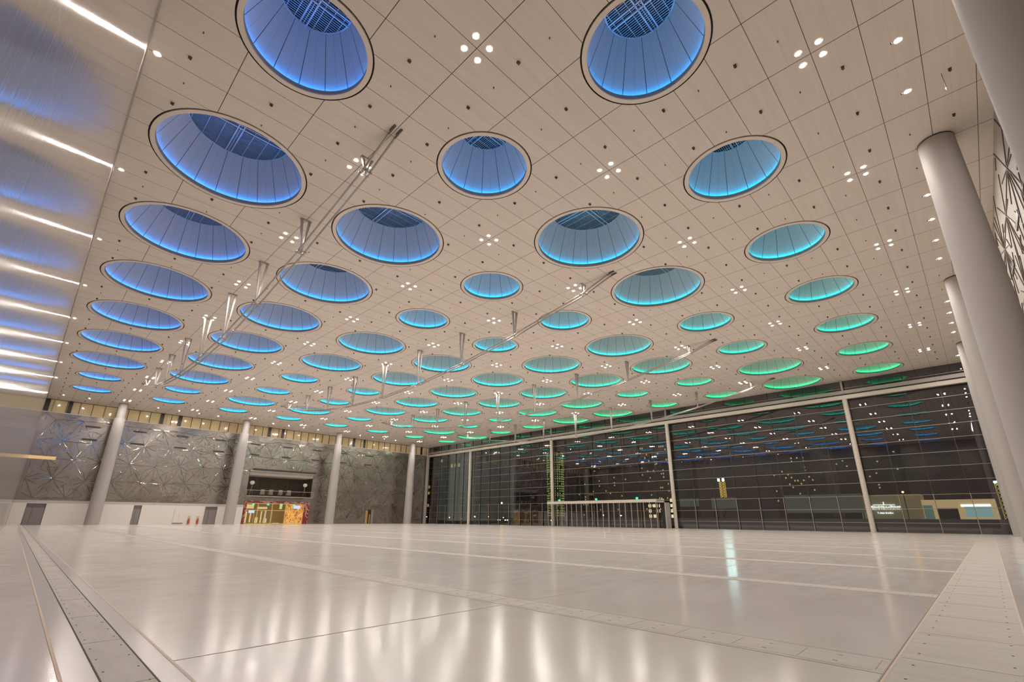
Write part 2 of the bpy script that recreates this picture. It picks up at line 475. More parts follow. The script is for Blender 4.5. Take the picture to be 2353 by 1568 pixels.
# ------------------------------------------------------------------ columns
def column(x, y, lab, plain=False):
    o = thing('column', lab, 'column', (x, y, 0), 'round columns')
    if plain:
        MB().lathe([(.80,0),(.80,3),(.77,8),(.72,13),(.66,H-.06)], 64).build('shaft', M_COLUMN, o, smooth=True)
        MB().lathe([(.665,H-.07),(.67,H-.04),(.62,H+.01)], 48).build('shadow_joint', M_DARK, o)
        return
    MB().lathe([(.86,0),(.87,.6),(.86,3),(.82,8),(.76,13),(.70,15.7),(.60,15.85)], 48).build('shaft', M_COLUMN, o, smooth=True)
    MB().lathe([(.59,15.8),(.58,H-.06)], 48).build('neck', M_COLUMN, o, smooth=True)
    MB().lathe([(.60,H-.05),(.60,H+.01)], 48).build('shadow_joint', M_DARK, o)
for k, lab in enumerate(('pale round column before the white board wall, nearest the left wall', 'pale round column left of the lit entrance',
                         'pale round column right of the lit entrance', 'pale round column before the star screen near the glass wall corner')):
    column(18*k + (0, .0, .0, .3)[k], 84.2, lab)
for k, lab in enumerate(('huge pale column closest to the camera, cut by the top right corner', 'thick pale column at right whose whole top is in view',
                         'pale column at right, second of the three tops in view', 'slim pale column at right, farthest and beside the glass wall')):
    column(18*k, (-12.15, -12.05, -12.1, -12.1)[k], lab, True)

# ------------------------------------------------------------------ floor, trenches, joints
struct('floor', MB().poly([(XL,YN,0),(XR+.3,YN,0),(XR+.3,YF+1,0),(XL,YF+1,0)]), M_FLOOR)
def trim(n, m, mats): return struct('trim_%d' % n, m, mats)
# long trench beside the left wall
m = MB(); e = .003
m.box(-7.50, YN, 0, -7.17, YF, e, 0)
m.box(-7.72, YN, 0, -7.50, YF, .002, 1); m.box(-7.17, YN, 0, -6.98, YF, .002, 1)
m.box(-7.735, YN, 0, -7.71, YF, .004, 2); m.box(-6.99, YN, 0, -6.965, YF, .004, 2)
m.box(-7.506, YN, 0, -7.494, YF, .005, 3); m.box(-7.176, YN, 0, -7.164, YF, .005, 3)
y = YN
while y < 40:
    m.box(-7.5, y, 0, -7.17, y+.006, .0045, 4); y += 1.8
y = YN
while y < 20:
    for xx in (-7.455, -7.215): m.tube((xx, y, 0), (xx, y, .0055), .009, n=8, mi=3)
    y += .5
trim(1, m, [M_PLATE, M_EDGE, M_JOINT, M_BOLT, M_SEAMF])
# wide trench along the near column row
m = MB()
m.box(-5, -10.10, 0, XR, -9.20, e, 0)
m.box(-5, -9.20, 0, XR, -9.178, .004, 2); m.box(-5, -9.172, 0, XR, -9.16, .004, 4); m.box(-5, -10.115, 0, XR, -10.095, .004, 2)
x = -5
while x < 40:
    m.box(x, -10.09, 0, x+.006, -9.215, .0045, 4); x += 1.5
x = -5
while x < 12:
    for yy in (-9.32, -9.98): m.tube((x, yy, 0), (x, yy, .0055), .011, n=8, mi=3)
    x += .55
trim(2, m, [M_PLATE, M_EDGE, M_JOINT, M_BOLT, M_SEAMF])
# parallel service trenches across the hall
for k in range(11):
    x = -2.45 + 5.8*k
    if x > 60: break
    m = MB()
    m.box(x-.24, -9.16, 0, x+.24, YF, e, 0)
    m.box(x-.30, -9.16, 0, x-.24, YF, .002, 1); m.box(x+.24, -9.16, 0, x+.30, YF, .002, 1)
    m.box(x-.31, -9.16, 0, x-.295, YF, .0035, 4); m.box(x+.295, -9.16, 0, x+.31, YF, .0035, 4)
    if k < 2:
        y = -9.1
        while y < 8:
            m.box(x-.2, y, 0, x+.2, y+.006, .0045, 5)
            for s in (-1, 1): m.box(x+s*.12-.008, y+.3, 0, x+s*.12+.008, y+.34, .005, 5)
            y += .62
    trim(3+k, m, [M_PLATE, M_EDGE, M_JOINT, M_BOLT, M_JOINT2, M_SEAMF])
m = MB()
for y in (-4.52, 13.5, 31.5, 49.5, 67.5): m.box(-6.96, y, 0, XR, y+.014, .0035)
trim(15, m, M_JOINT2)

# ------------------------------------------------------------------ walls
# left: rippled metal partition
struct('wall_left', MB().poly([(XL,YN,0),(XL,YF+1,0),(XL,YF+1,H),(XL,YN,H)]), M_LEFT)
struct('trim_16', MB().box(XL, YN, H-.16, XL+.05, YF, H-.02), M_ROD)
def stars(m, origin, ux, nrm, x0, x1, z0, z1, inside, mi=1, sp=3.3, ws=1.0):
    """polished flat strips laid out as twelve-rayed stars; origin + ux*x + z"""
    rnd = random.Random(3); O_ = Vector(origin); U = Vector(ux); Nn = Vector(nrm); K = Vector((0, 0, 1))
    def bar(a, b, w):
        if not (x0 < min(a[0], b[0]) and max(a[0], b[0]) < x1 and z0 < min(a[1], b[1]) and max(a[1], b[1]) < z1): return
        if not inside((a[0]+b[0])/2, (a[1]+b[1])/2) or not inside(*a) or not inside(*b): return
        A, B = O_+U*a[0]+K*a[1], O_+U*b[0]+K*b[1]
        d = (B-A).normalized(); q = d.cross(Nn)*(w/2)
        h = .035; t1, t2, t3 = (rnd.uniform(-.0035, .0035)*w/.12 for _ in range(3)); L = (B-A).length
        top = [A-q+Nn*(h+t1), A+q+Nn*(h-t1), B+q+Nn*(h-t1+t3*L), B-q+Nn*(h+t1+t3*L)]
        bot = [A-q, A+q, B+q, B-q]
        k = len(m.v); m.v += [tuple(v) for v in top+bot]
        for f_ in ((0,1,2,3),(0,4,5,1),(1,5,6,2),(2,6,7,3),(3,7,4,0)): m.f.append(tuple(k+e for e in f_)); m.mi.append(mi)
    rows = int((z1-z0)/(sp*.866))+2; cols = int((x1-x0)/sp)+3
    cen = {}
    for r_ in range(-1, rows):
        for c_ in range(-1, cols):
            cen[(r_, c_)] = (x0 + (c_+(r_ % 2)*.5)*sp + rnd.uniform(-.35, .35), z0 + r_*sp*.866 + .6 + rnd.uniform(-.3, .3))
    for (r_, c_), (cx, cz) in cen.items():
        n = rnd.choice((10, 11, 12, 12)); a0 = rnd.uniform(0, 2*PI)
        for k in range(n):
            a = a0 + 2*PI*k/n; L = sp*rnd.uniform(.40, .60)
            bar((cx+.04*math.cos(a), cz+.04*math.sin(a)), (cx+L*math.cos(a), cz+L*math.sin(a)), rnd.choice((.045, .06, .075))*ws)
        # joining strips to the neighbours
        for dr, dc in ((0, 1), (1, 0), (1, -1 if r_ % 2 == 0 else 1)):
            o = cen.get((r_+dr, c_+dc))
            if o and rnd.random() < .9: bar((cx, cz), o, .055*ws)
        for k in range(3):
            a = rnd.uniform(0, 2*PI); px, pz = cx+sp*.5*math.cos(a), cz+sp*.5*math.sin(a); b_ = a+PI/2+rnd.uniform(-.4, .4)
            bar((px, pz), (px+.9*math.cos(b_), pz+.9*math.sin(b_)), .055)
# far wall (star screen) with openings for the entrance, the gallery and a door
ENT = (21.0, 33.1, 0.0, 4.15); GAL = (21.0, 33.1, 5.05, 9.5); DR = (45.6, 47.7, 0.0, 2.9)
m = MB()
def wr(x0, x1, z0, z1): m.poly([(x0,YF,z0),(x1,YF,z0),(x1,YF,z1),(x0,YF,z1)])
ZT = 16.2
wr(XL, 21, 0, ZT); wr(21, 33.1, 4.15, 5.05); wr(21, 33.1, 9.5, ZT); wr(33.1, 45.6, 0, ZT); wr(45.6, 47.7, 2.9, ZT); wr(47.7, XR, 0, ZT)
struct('trim_18', MB().poly([(XL,YF,ZT),(XR,YF,ZT),(XR,YF+1,ZT),(XL,YF+1,ZT)]), M_GREYBAND)
def ok_far(x, z):
    for o in (ENT, GAL, DR):
        if o[0]-.1 < x < o[1]+.1 and o[2]-.1 < z < o[3]+.1: return False
    if x < 21 and z < 3.5: return False
    for k in range(9):
        xs = -3.55+5.97*k
        for zz in (14.55, 12.55):
            if xs-.15 < x < xs+1.95 and zz-.2 < z < zz+.2: return False
    return True
stars(m, (0, YF, 0), (1,0,0), (0,-1,0), XL+.2, 60.5, .2, ZT-.1, ok_far)
wall_far = struct('wall_far', m, [M_SCREEN, M_BAR])
for k in range(9):
    xs = -3.55+5.97*k
    for zz in (14.55, 12.55):
        MB().box(xs, YF-.05, zz-.13, xs+1.8, YF+.0, zz+.13).build('air_slot', M_BLACKSTEEL, wall_far)
MB().box(XL+.02, YF-.04, 9.15, -5.75, YF-.01, 9.62).build('amber_light_slot', M_ORANGELIT, wall_far)
# near right wall (y = YN), same screen
m = MB(); m.poly([(XL,YN,0),(XL,YN,H),(XR,YN,H),(XR,YN,0)])
stars(m, (0, YN, 0), (1,0,0), (0,1,0), -3, 60, .2, H-.05, lambda x, z: True, sp=4.4, ws=.6)
M_SCREEN2 = principled('matt_screen_panel', (0.40, 0.36, 0.31), 0.55, 0.0, 0.4)
M_BAR2 = principled('dark_screen_strip', (0.13, 0.11, 0.095), 0.35, 0.6)
wr_ = struct('wall_right', m, [M_SCREEN2, M_BAR2])
for k in range(9):
    xs = 2.4+5.97*k
    for zz in (14.55, 12.55): MB().box(xs, YN, zz-.13, xs+1.8, YN+.05, zz+.13).build('air_slot', M_BLACKSTEEL, wr_)
struct('trim_17', MB().box(XL, YF-.09, ZT-.12, XR, YF, ZT), M_GREYBAND)

# clerestory above the far wall: amber lit panes between dark mullions
m = MB(); m.poly([(XL,YF+.8,ZT),(XR,YF+.8,ZT),(XR,YF+.8,H),(XL,YF+.8,H)])
win = struct('window_1', m, M_AMBER)
m = MB(); x = XL+1.0; k = 0
while x < XR:
    m.box(x-.035, YF+.66, ZT, x+.035, YF+.78, H); x += 1.5
m.box(XL, YF+.68, ZT, XR, YF+.79, ZT+.06); m.box(XL, YF+.68, H-.06, XR, YF+.79, H)
m.build('window_frame', M_BLACKSTEEL, win)
for q in (-8.75, 5.6, 23.2, 41.2, 59.4):
    mm = MB().box(q, YF+.55, ZT, q+.55, YF+.65, H).box(q+2.6, YF+.55, ZT, q+3.1, YF+.65, H); mm.build('dark_post', M_MULL, win)
    MB().tube((q+1.0, YF+.4, ZT), (q+1.0, YF+.4, H), .06, n=8).build('thin_post', M_GREYBAND, win)

# ------------------------------------------------------------------ white board wall at the far left
HB = thing('hoarding', 'long low white board wall below the star screen at far left', 'partition wall', (0, YF, 0))
m = MB()
for a, b in ((XL+.02, -7.3), (-5.25, 4.9), (5.95, 14.85), (16.75, 20.9)): m.box(a, -.25, 0, b, -.07, 3.0)
for a, b in ((-7.3, -5.25), (4.9, 5.95), (14.85, 16.75)): m.box(a, -.25, 2.92, b, -.07, 3.0)
m.build('board', M_WHITE, HB)
MB().box(XL+.02, -.27, 3.0, 20.9, -.07, 3.38).build('top_band', M_GREYBAND, HB)
def far_door(n, a, b, lab):
    d = struct('door_%d' % n, MB().box(a, YF-.12, 0, b, YF-.02, 2.92), M_DOOR)
    MB().box(a+(b-a)*.36, YF-.16, .02, b-.06, YF-.12, 2.35).build('door_leaf', M_DOOR2, d)
    MB().box(a+.06, YF-.16, .02, a+(b-a)*.33, YF-.12, 2.35).build('door_leaf', M_DOOR2, d)
    MB().box(a+(b-a)*.42, YF-.20, 1.0, a+(b-a)*.42+.05, YF-.16, 1.3).build('door_handle', M_ROD, d)
far_door(1, -7.3, -5.25, ''); far_door(2, 4.9, 5.95, ''); far_door(3, 14.85, 16.75, '')
cb = thing('hose_cabinet', 'white double-door cabinet set on the white board wall beside two extinguishers', 'cabinet', (11.2, YF-.26, 0))
MB().box(-.75, -.06, .22, .75, 0, 2.5).build('body', M_WHITE, cb)
for s in (-1, 1):
    d = MB().box(min(0, s*.68)+.01, -.09, .3, max(0, s*.68)-.01, -.061, 2.4).build('door', M_WHITE, cb)
    MB().box(s*.08-.02, -.12, 1.2, s*.08+.02, -.09, 1.32).build('handle', M_GREYBAND, d)
MB().box(-.75, -.08, .12, .75, 0, .22).build('plinth', M_DOOR, cb)
for x, lab in ((12.75, 'red fire extinguisher just right of the white cabinet'), (14.05, 'red fire extinguisher just left of the third grey door')):
    f = thing('fire_extinguisher', lab, 'fire extinguisher', (x, YF-.42, 0), 'fire extinguishers')
    MB().lathe([(.01,.1),(.13,.1),(.14,.16),(.14,.72),(.10,.84),(.04,.90),(.01,.90)], 16).build('cylinder', M_RED, f, smooth=True)
    MB().box(-.03, -.03, .88, .03, .03, .98).box(-.10, -.02, .98, .06, .02, 1.02).build('valve', M_BRACKET, f)
    MB().box(-.2, .08, .0, .2, .16, 1.35).build('back_board', M_JOINT, f)
    MB().tube((-.03,0,.96), (-.17,0,.6), .015, n=6).tube((-.17,0,.6), (-.16,0,.25), .015, n=6).build('hose', M_BRACKET, f)

# ------------------------------------------------------------------ lit entrance in the far wall
E_ = thing('entrance', 'colourful lit glass entrance with red patterned surround in the far wall', 'entrance', (27.05, YF, 0))
m = MB(); hw = 6.05
m.box(-hw, 3.0, 0, hw, 3.1, 4.15); m.box(-hw, 0, 0, -hw+.05, 3, 4.15); m.box(hw-.05, 0, 0, hw, 3, 4.15); m.box(-hw, 0, 4.1, hw, 3, 4.15)
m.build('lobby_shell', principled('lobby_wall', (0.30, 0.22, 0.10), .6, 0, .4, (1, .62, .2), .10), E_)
M_REDF = principled('dark_red_lacquer', (0.22, 0.03, 0.025), 0.3)
M_PINK = principled('pale_pink_inlay', (0.6, 0.35, 0.3), 0.4)
m = MB().box(-hw, -.14, 0, -hw+.45, 0, 4.15).box(hw-1.1, -.14, 0, hw, 0, 4.15).box(-hw+.45, -.14, 3.75, hw-1.1, 0, 4.15)
rnd = random.Random(5)
def squig(m, x0, z0, x1, z1, n, mi, y=-.16, r=.05):
    for _ in range(n):
        x, z = rnd.uniform(x0, x1), rnd.uniform(z0, z1); a = rnd.uniform(0, 2*PI)
        for s in range(5):
            a += rnd.uniform(-.9, .9); nx, nz = x+.28*math.cos(a), z+.28*math.sin(a)
            nx = min(max(nx, x0), x1); nz = min(max(nz, z0), z1)
            m.tube((x, y, z), (nx, y, nz), r, n=5, mi=mi); x, z = nx, nz
squig(m, -hw+.08, .1, -hw+.40, 4.0, 10, 1); squig(m, hw-1.0, .1, hw-.1, 4.0, 16, 1); squig(m, -5.4, 3.82, 4.8, 4.08, 22, 1)
m.build('surround', [M_REDF, M_PINK], E_)
# four lit doorway bays
bx = [-5.55, -3.6, -1.05, 1.45]
fr = MB()
for x in bx + [4.9]: fr.box(x-.05, -.10, 0, x+.05, -.02, 3.75)
for z in (0.06, 2.45, 3.68): fr.box(-5.6, -.09, z-.05, 4.9, -.03, z+.05)
for x in (-4.6, -4.1, -2.7, -2.1, -.9): fr.box(x-.02, -.08, 0, x+.02, -.03, 2.45)
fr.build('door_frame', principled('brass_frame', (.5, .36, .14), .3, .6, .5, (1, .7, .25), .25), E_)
MB().poly([(-5.55,-.05,0),(4.95,-.05,0),(4.95,-.05,3.75),(-5.55,-.05,3.75)]).build('glazing', M_GLASS2, E_)
m = MB()
for a, b, c_, d_ in ((-5.3,-4.9,.2,2.2),(-4.4,-4.15,.3,2.3),(-3.4,-2.9,.2,1.2),(-2.5,-2.3,.2,2.3),(-1.9,-1.3,.2,1.0),(-5.2,-3.9,2.75,3.5),(-3.3,-1.5,2.7,3.1),(.75,1.25,2.75,3.7)):
    m.box(a, 1.2, c_, b, 1.25, d_)
m.build('lobby_light', M_YELLOWLIT, E_)
MB().box(-1.9, 1.0, .3, -1.6, 1.05, 2.5).box(-.1, 1.3, .1, 1.1, 1.35, .2).build('white_panel', M_WHITELIT_ if False else M_GLOBE, E_)
m = MB().box(1.5, -.0, 0.05, 4.85, .04, 3.7); squig(m, 1.6, .1, 4.8, 3.6, 60, 1, -.01, .06)
M_AMB2 = principled('amber_backlit_panel', (.35,.12,.03), .4, 0, .5, (1,.36,.06), .35)
M_AMB3 = emitter('bright_amber_pattern', (1, .52, .14), .9)
m.build('patterned_panel', [M_AMB2, M_AMB3], E_)
MB().box(2.9, -.16, 2.85, 4.2, -.12, 3.45).build('info_screen', M_SCREENBLUE, E_)
MB().box(-5.1, -.16, 1.95, -4.1, -.12, 2.4).build('info_screen', M_SCREENBLUE, E_)
for x in (-4.5, -1.9, .55, 2.95): MB().box(x-.2, -.2, 3.38, x+.2, -.14, 3.62).build('exit_sign', M_GREEN, E_)

# gallery window above the entrance
G_ = thing('gallery_window', 'long dark glazed gallery box above the lit entrance', 'window', (27.05, YF, 5.05))
m = MB(); m.box(-6.05, 4, 0, 6.05, 4.1, 4.45); m.box(-6.05,0,0,-6.0,4,4.45); m.box(6.0,0,0,6.05,4,4.45); m.box(-6.05,0,-.02,6.05,4,.02)
m.build('room_shell', principled('dark_brown_room', (.07,.045,.025), .6), G_)
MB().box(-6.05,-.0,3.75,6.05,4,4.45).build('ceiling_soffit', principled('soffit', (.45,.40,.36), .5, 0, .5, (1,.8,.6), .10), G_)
MB().box(-6.15,-.5,-.14,6.3,.0,.0).box(-6.05,-.5,4.4,6.3,0,4.62).box(-6.15,-.5,0,-6.08,-.4,1).build('frame', M_STEEL, G_)
MB().box(-5.5,-.62,4.62,6.3,-.2,4.95).build('blind_box', M_BLACKSTEEL, G_)
MB().poly([(-6.05,-.05,0),(6.05,-.05,0),(6.05,-.05,4.4),(-6.05,-.05,4.4)]).build('glazing', M_GLASS2, G_)
MB().box(-6.05,-.45,.95,6.05,-.42,1.0).build('rail', M_GREYBAND, G_)
for k, x in enumerate((-3.0, -1.5, .3, 1.9)):
    c = thing('armchair', 'beige armchair in the dark gallery window, %s from the left' % ORD[k], 'chair', (27.05+x, YF+1.0, 5.07), 'gallery armchairs')
    MB().box(-.33,-.3,.25,.33,.3,.48).build('seat', M_CHAIRF, c); MB().box(-.35,-.42,.25,.35,-.3,1.25).build('backrest', M_CHAIRF, c)
    MB().box(-.42,-.35,.25,-.33,.3,.66).build('armrest', M_CHAIRF, c); MB().box(.33,-.35,.25,.42,.3,.66).build('armrest', M_CHAIRF, c)
    for sx in (-.3, .3):
        for sy in (-.3, .25): MB().tube((sx,sy,0),(sx,sy,.26),.02,n=6).build('leg', M_BLACKSTEEL, c)
for x, lab in ((-5.0, 'round white floor lamp at the left end of the gallery'), (5.0, 'round white floor lamp at the right end of the gallery')):
    l_ = thing('floor_lamp', lab, 'lamp', (27.05+x, YF+.9, 5.07), 'gallery floor lamps')
    g = MB(); g.lathe([(.01,2.0),(.2,2.05),(.36,2.2),(.42,2.4),(.36,2.6),(.2,2.72),(.01,2.75)], 20); g.build('lamp_shade', M_GLOBE, l_, smooth=True)
    for q in range(3): MB().tube((.35*math.cos(q*2.09),.35*math.sin(q*2.09),0),(0,0,2.05),.02,n=6).build('leg', M_GREYBAND, l_)
# small doorway with warm light
d = struct('door_4', MB().box(45.6, YF+.05, 0, 47.7, YF+.1, 2.9), M_BLACKSTEEL)
MB().box(45.7, YF-.0, .05, 46.2, YF+.04, 2.8).box(46.6, YF, .05, 46.8, YF+.04, 1.9).build('lit_pane', emitter('warm_corridor', (1,.5,.15), .35), d)
MB().box(47.0, YF-.05, 0, 47.6, YF+.0, 2.9).build('door_leaf', M_DOOR2, d)

# ------------------------------------------------------------------ glass wall (x = XR)
m = MB(); m.poly([(XR,YN,0),(XR,YF+1,0),(XR,YF+1,H),(XR,YN,H)])
win2 = struct('window_2', m, M_GLASS)
m = MB(); k = -5
PH = 2.975; Y0 = -0.3
ys = [Y0+PH*k for k in range(-4, 30) if YN < Y0+PH*k < YF]
for y in ys: m.box(XR-.10, y-.035, 0, XR+.10, y+.035, H)
m.build('mullions', M_MULL, win2)
m = MB()
zs = [1.05+1.5*k for k in range(0, 10)] + [17.2]
for z in zs: m.box(XR-.16, YN, z-.022, XR-.10, YF, z+.022)
for y in ys: m.box(XR-.24, y-.03, 0, XR-.17, y+.03, 4.1)
m.build('transoms', M_TRANSOM, win2)
bm_ = thing('facade_beam', 'pale double header beam running the length of the glass wall', 'beam', (XR-.7, 0, 0))
MB().box(-.25, YN, 15.72, .25, YF, 16.18).build('lower_beam', M_BEAM, bm_)
MB().box(.1, YN, 16.42, .45, YF, 16.85).build('upper_beam', M_BEAM2, bm_)
m = MB()
for y in ys: m.box(-.05, y-.05, 16.18, .2, y+.05, 16.42)
m.build('spacers', M_MULL, bm_)
for k, (y, lab) in enumerate(((-.3, 'pale steel post on the glass wall nearest the right columns'), (23.5, 'pale steel post on the glass wall beside the doors vestibule'),
                              (47.3, 'pale steel post on the glass wall at the left end of the vestibule'), (71.1, 'pale steel post on the glass wall beside the far corner'))):
    p = thing('facade_post', lab, 'post', (XR-.7, y, 0), 'posts of the glass wall')
    MB().tube((0,0,0), (0,0,15.72), .27, n=20).build('shaft', M_BEAM, p, smooth=False)
    MB().box(-.1,-.1,16.85,.1,.1,H-.01).build('upper_strut', M_BEAM2, p)
    MB().tube((0,0,0), (0,0,.06), .4, n=20).build('base_plate', M_BEAM2, p)
p = thing('corner_post', 'grey corner post where the glass wall meets the star screen', 'post', (XR-.9, YF-.5, 0))
MB().box(-.25,-.25,0,.25,.25,15.7).build('shaft', M_BEAM2, p)

M_VPOST = principled('vestibule_metal', (0.38, 0.33, 0.285), 0.35, 0.2)
V = thing('vestibule', 'glazed entrance vestibule with many slim posts against the glass wall', 'vestibule', (59.3, 36, 0))
MB().box(-.25,-10.7,3.75,.0,10.8,4.2).box(0,-10.7,4.0,2.4,-10.4,4.2).box(0,10.5,4.0,2.4,10.8,4.2).box(0,-10.4,4.1,2.4,10.5,4.2).build('header', M_BEAM, V)
y = -10.6; k = 0
while y < 10.8:
    MB().box(-.2, y-.035, 0, -.08, y+.035, 3.75).build('post', M_VPOST, V); y += 1.065
MB().poly([(-.02,-10.6,0),(-.02,10.7,0),(-.02,10.7,3.75),(-.02,-10.6,3.75)]).build('glazing', M_GLASS2, V)
MB().box(.0,-12.0,0,1.4,-11.85,3.9).box(0,-12.0,3.7,1.4,-10.7,3.9).build('side_portal', M_BEAM2, V)
MB().box(1.3,-11.85,0,1.4,-10.7,3.7).build('dark_panel', M_BLACKSTEEL, V)
for k, (y, lab) in enumerate(((43.9, 'green exit sign on the vestibule header, leftmost of the three'), (36.1, 'green exit sign on the vestibule header, middle one'), (28.5, 'green exit sign on the vestibule header, rightmost of the three'))):
    s = thing('exit_sign', lab, 'exit sign', (59.05, y, 4.2), 'exit signs on the vestibule')
    MB().box(-.03,-.2,.04,.03,.2,.34).build('sign_box', M_GREEN, s); MB().box(-.02,-.02,0,.02,.02,.04).build('foot', M_BRACKET, s)

# ------------------------------------------------------------------ outside, at night
M_ASPH = principled('asphalt', (.035,.03,.032), .7)
struct('ground', MB().poly([(XR+.35,-400,-.05),(700,-400,-.05),(700,900,-.05),(XR+.35,900,-.05)]), M_ASPH)
def lit_grid(m, x, y0, y1, z0, z1, ny, nz, p, mi, seed=1, fill=.45):
    r_ = random.Random(seed); dy, dz = (y1-y0)/ny, (z1-z0)/nz
    for a in range(ny):
        for b in range(nz):
            if r_.random() < p:
                ya, za = y0+(a+.5-fill/2)*dy, z0+(b+.5-fill/2)*dz
                m.box(x-.12, ya, za, x, ya+fill*dy, za+fill*dz, mi)
def tower(name, lab, x, y0, y1, h, mat, litmat, ny, nz, p, seed, depth=20):
    o = thing(name, lab, 'building', (x, (y0+y1)/2, 0)); w = (y1-y0)/2
    MB().box(0,-w,0,depth,w,h).build('walls', mat, o)
    m = MB(); lit_grid(m, -.02, -w, w, 3, h-1, ny, nz, p, 0, seed)
    if m.f: m.build('lit_windows', litmat, o)
    return o
M_WG = emitter('green_window_light', (.55,.8,.2), .38); M_WY = emitter('yellow_window_light', (1,.82,.4), .4); M_WO = emitter('orange_light', (1,.45,.1), 2.2)
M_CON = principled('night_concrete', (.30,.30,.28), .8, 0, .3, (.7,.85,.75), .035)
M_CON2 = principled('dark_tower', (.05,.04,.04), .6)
M_CON3 = principled('floodlit_concrete', (.34,.34,.31), .8, 0, .3, (.8,.9,.78), .085)  # same concrete with stronger emission, standing in for floodlight on the walls
# round lit tower
T_ = thing('round_tower', 'round tower with green lit floors behind the glass wall', 'building', (250, 200.3, 0))
MB().lathe([(5.4,0),(5.4,45),(4.2,47),(.01,47)], 24).build('walls', M_CON2, T_)
m = MB()
for b in range(27):
    for a in range(20):
        an = 2*PI*a/20
        if random.random() < .88:
            c_, s_ = 5.5*math.cos(an), 5.5*math.sin(an)
            m.tube((c_, s_, 3+b*1.6), (c_, s_, 3.75+b*1.6), .48, n=4)
m.build('lit_floors', M_WG, T_)
tower('dark_tower', 'dark tower with a few orange windows beside the screen corner', 160, 221.5, 236, 60, M_CON2, emitter('dim_orange_window', (1,.6,.15), .5), 5, 16, .16, 4)
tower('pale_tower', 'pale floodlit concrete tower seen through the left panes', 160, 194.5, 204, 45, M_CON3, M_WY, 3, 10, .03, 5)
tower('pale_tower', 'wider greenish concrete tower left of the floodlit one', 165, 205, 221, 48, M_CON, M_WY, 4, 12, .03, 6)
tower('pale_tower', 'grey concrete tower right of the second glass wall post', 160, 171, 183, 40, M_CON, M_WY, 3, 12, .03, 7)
tower('office_block', 'dark office block with yellow windows behind the vestibule', 150, 66, 78, 28, M_CON2, M_WY, 16, 20, .16, 8)
ob = [o_ for o_ in COL.objects if o_.name == 'office_block'][0]
m = MB(); lit_grid(m, -.04, -5.5, 4.5, 1.5, 8.5, 6, 4, .8, 0, 3, .6); m.build('bright_ground_floors', emitter('bright_office_light', (1,.86,.5), 1.1), ob)
ym = thing('lattice_mast', 'yellow lattice mast outside, beside the rightmost columns', 'mast', (150, -13.1, -.05))
m = MB()
for q in range(11):
    z = q*.9; m.tube((0,-.4,z),(0,.4,z+.9),.07,n=5); m.tube((0,.4,z),(0,-.4,z+.9),.07,n=5)
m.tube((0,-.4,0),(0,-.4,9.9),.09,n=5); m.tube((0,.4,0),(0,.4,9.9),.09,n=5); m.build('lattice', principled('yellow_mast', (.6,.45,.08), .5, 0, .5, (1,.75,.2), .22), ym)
MB().box(-.4,-.5,9.9,.1,.5,10.3).build('lamp_head', emitter('mast_lamp', (.6,1,1), 8), ym)
tower('office_block', 'low block with rows of lit windows right of the vestibule', 200, 34, 48, 26, M_CON2, M_WY, 14, 18, .10, 9)
tower('office_block', 'wide dark block with scattered lights in the middle panes', 260, 150, 190, 34, M_CON2, M_WY, 24, 18, .06, 10)
tower('office_block', 'distant dark block with scattered yellow lights at right', 220, 10, 30, 30, M_CON2, M_WY, 18, 24, .05, 11)
# shops; floodlighting is put into the wall materials as emission, strong and dim
S_ = thing('shop_row', 'floodlit beige shop building outside the right end of the glass wall', 'building', (150, -2, 0))
M_SAND = principled('lit_sandy_render', (.5,.38,.22), .7, 0, .3, (1,.72,.36), .38)
M_SAND2 = principled('dim_lit_sandy_render', (.3,.24,.15), .7, 0, .3, (.8,.72,.4), .10)
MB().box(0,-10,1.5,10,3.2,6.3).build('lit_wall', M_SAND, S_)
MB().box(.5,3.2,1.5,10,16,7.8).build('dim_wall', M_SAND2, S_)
MB().box(.1,-10,-.05,10,16,1.5).build('dark_base', M_CON2, S_)
m = MB().box(-.15,-9,2.2,0,-4.4,4.6).build('shop_window', emitter('cool_shop_light', (.55,.9,.9), .35), S_)
MB().box(-.25,-9,4.6,0,-3.9,5.1).build('light_strip', M_WHITELIT, S_)
MB().box(-.15,-3.2,1.7,0,.6,4.3).build('arched_window', principled('dim_shopfront', (.14,.12,.1), .5), S_)
MB().box(-.15,1.3,1.7,0,3.1,5).build('shop_window', emitter('dim_teal_glass', (.3,.5,.42), .25), S_)
sg = thing('illuminated_sign', 'white illuminated lettering on the dim wall outside at right', 'sign', (150.3, 0, 0))
m = MB(); r_ = random.Random(12)
def strokes(y0, y1, z0, z1, st):
    y = y0
    while y < y1:
        w_ = r_.uniform(.12,.32); hh = r_.uniform(.35, 1.0)*(z1-z0)
        m.box(-.1, y, z0, 0, y+.10, z0+hh)
        if r_.random() < .8: m.box(-.1, y, z0, 0, y+w_, z0+.12)
        if r_.random() < .5: m.box(-.1, y, z0+hh-.1, 0, y+w_, z0+hh)
        y += w_+.08
strokes(5.6, 12.4, 4.55, 5.05, 1); strokes(5.6, 12.2, 4.1, 4.4, 1); strokes(7.3, 10.4, 3.05, 3.5, 1)
m.box(-.1,6.6,5.2,0,11.2,5.3); m.box(-.1,8.8,5.2,0,8.95,6.0)
m.build('letters', M_WHITELIT, sg)
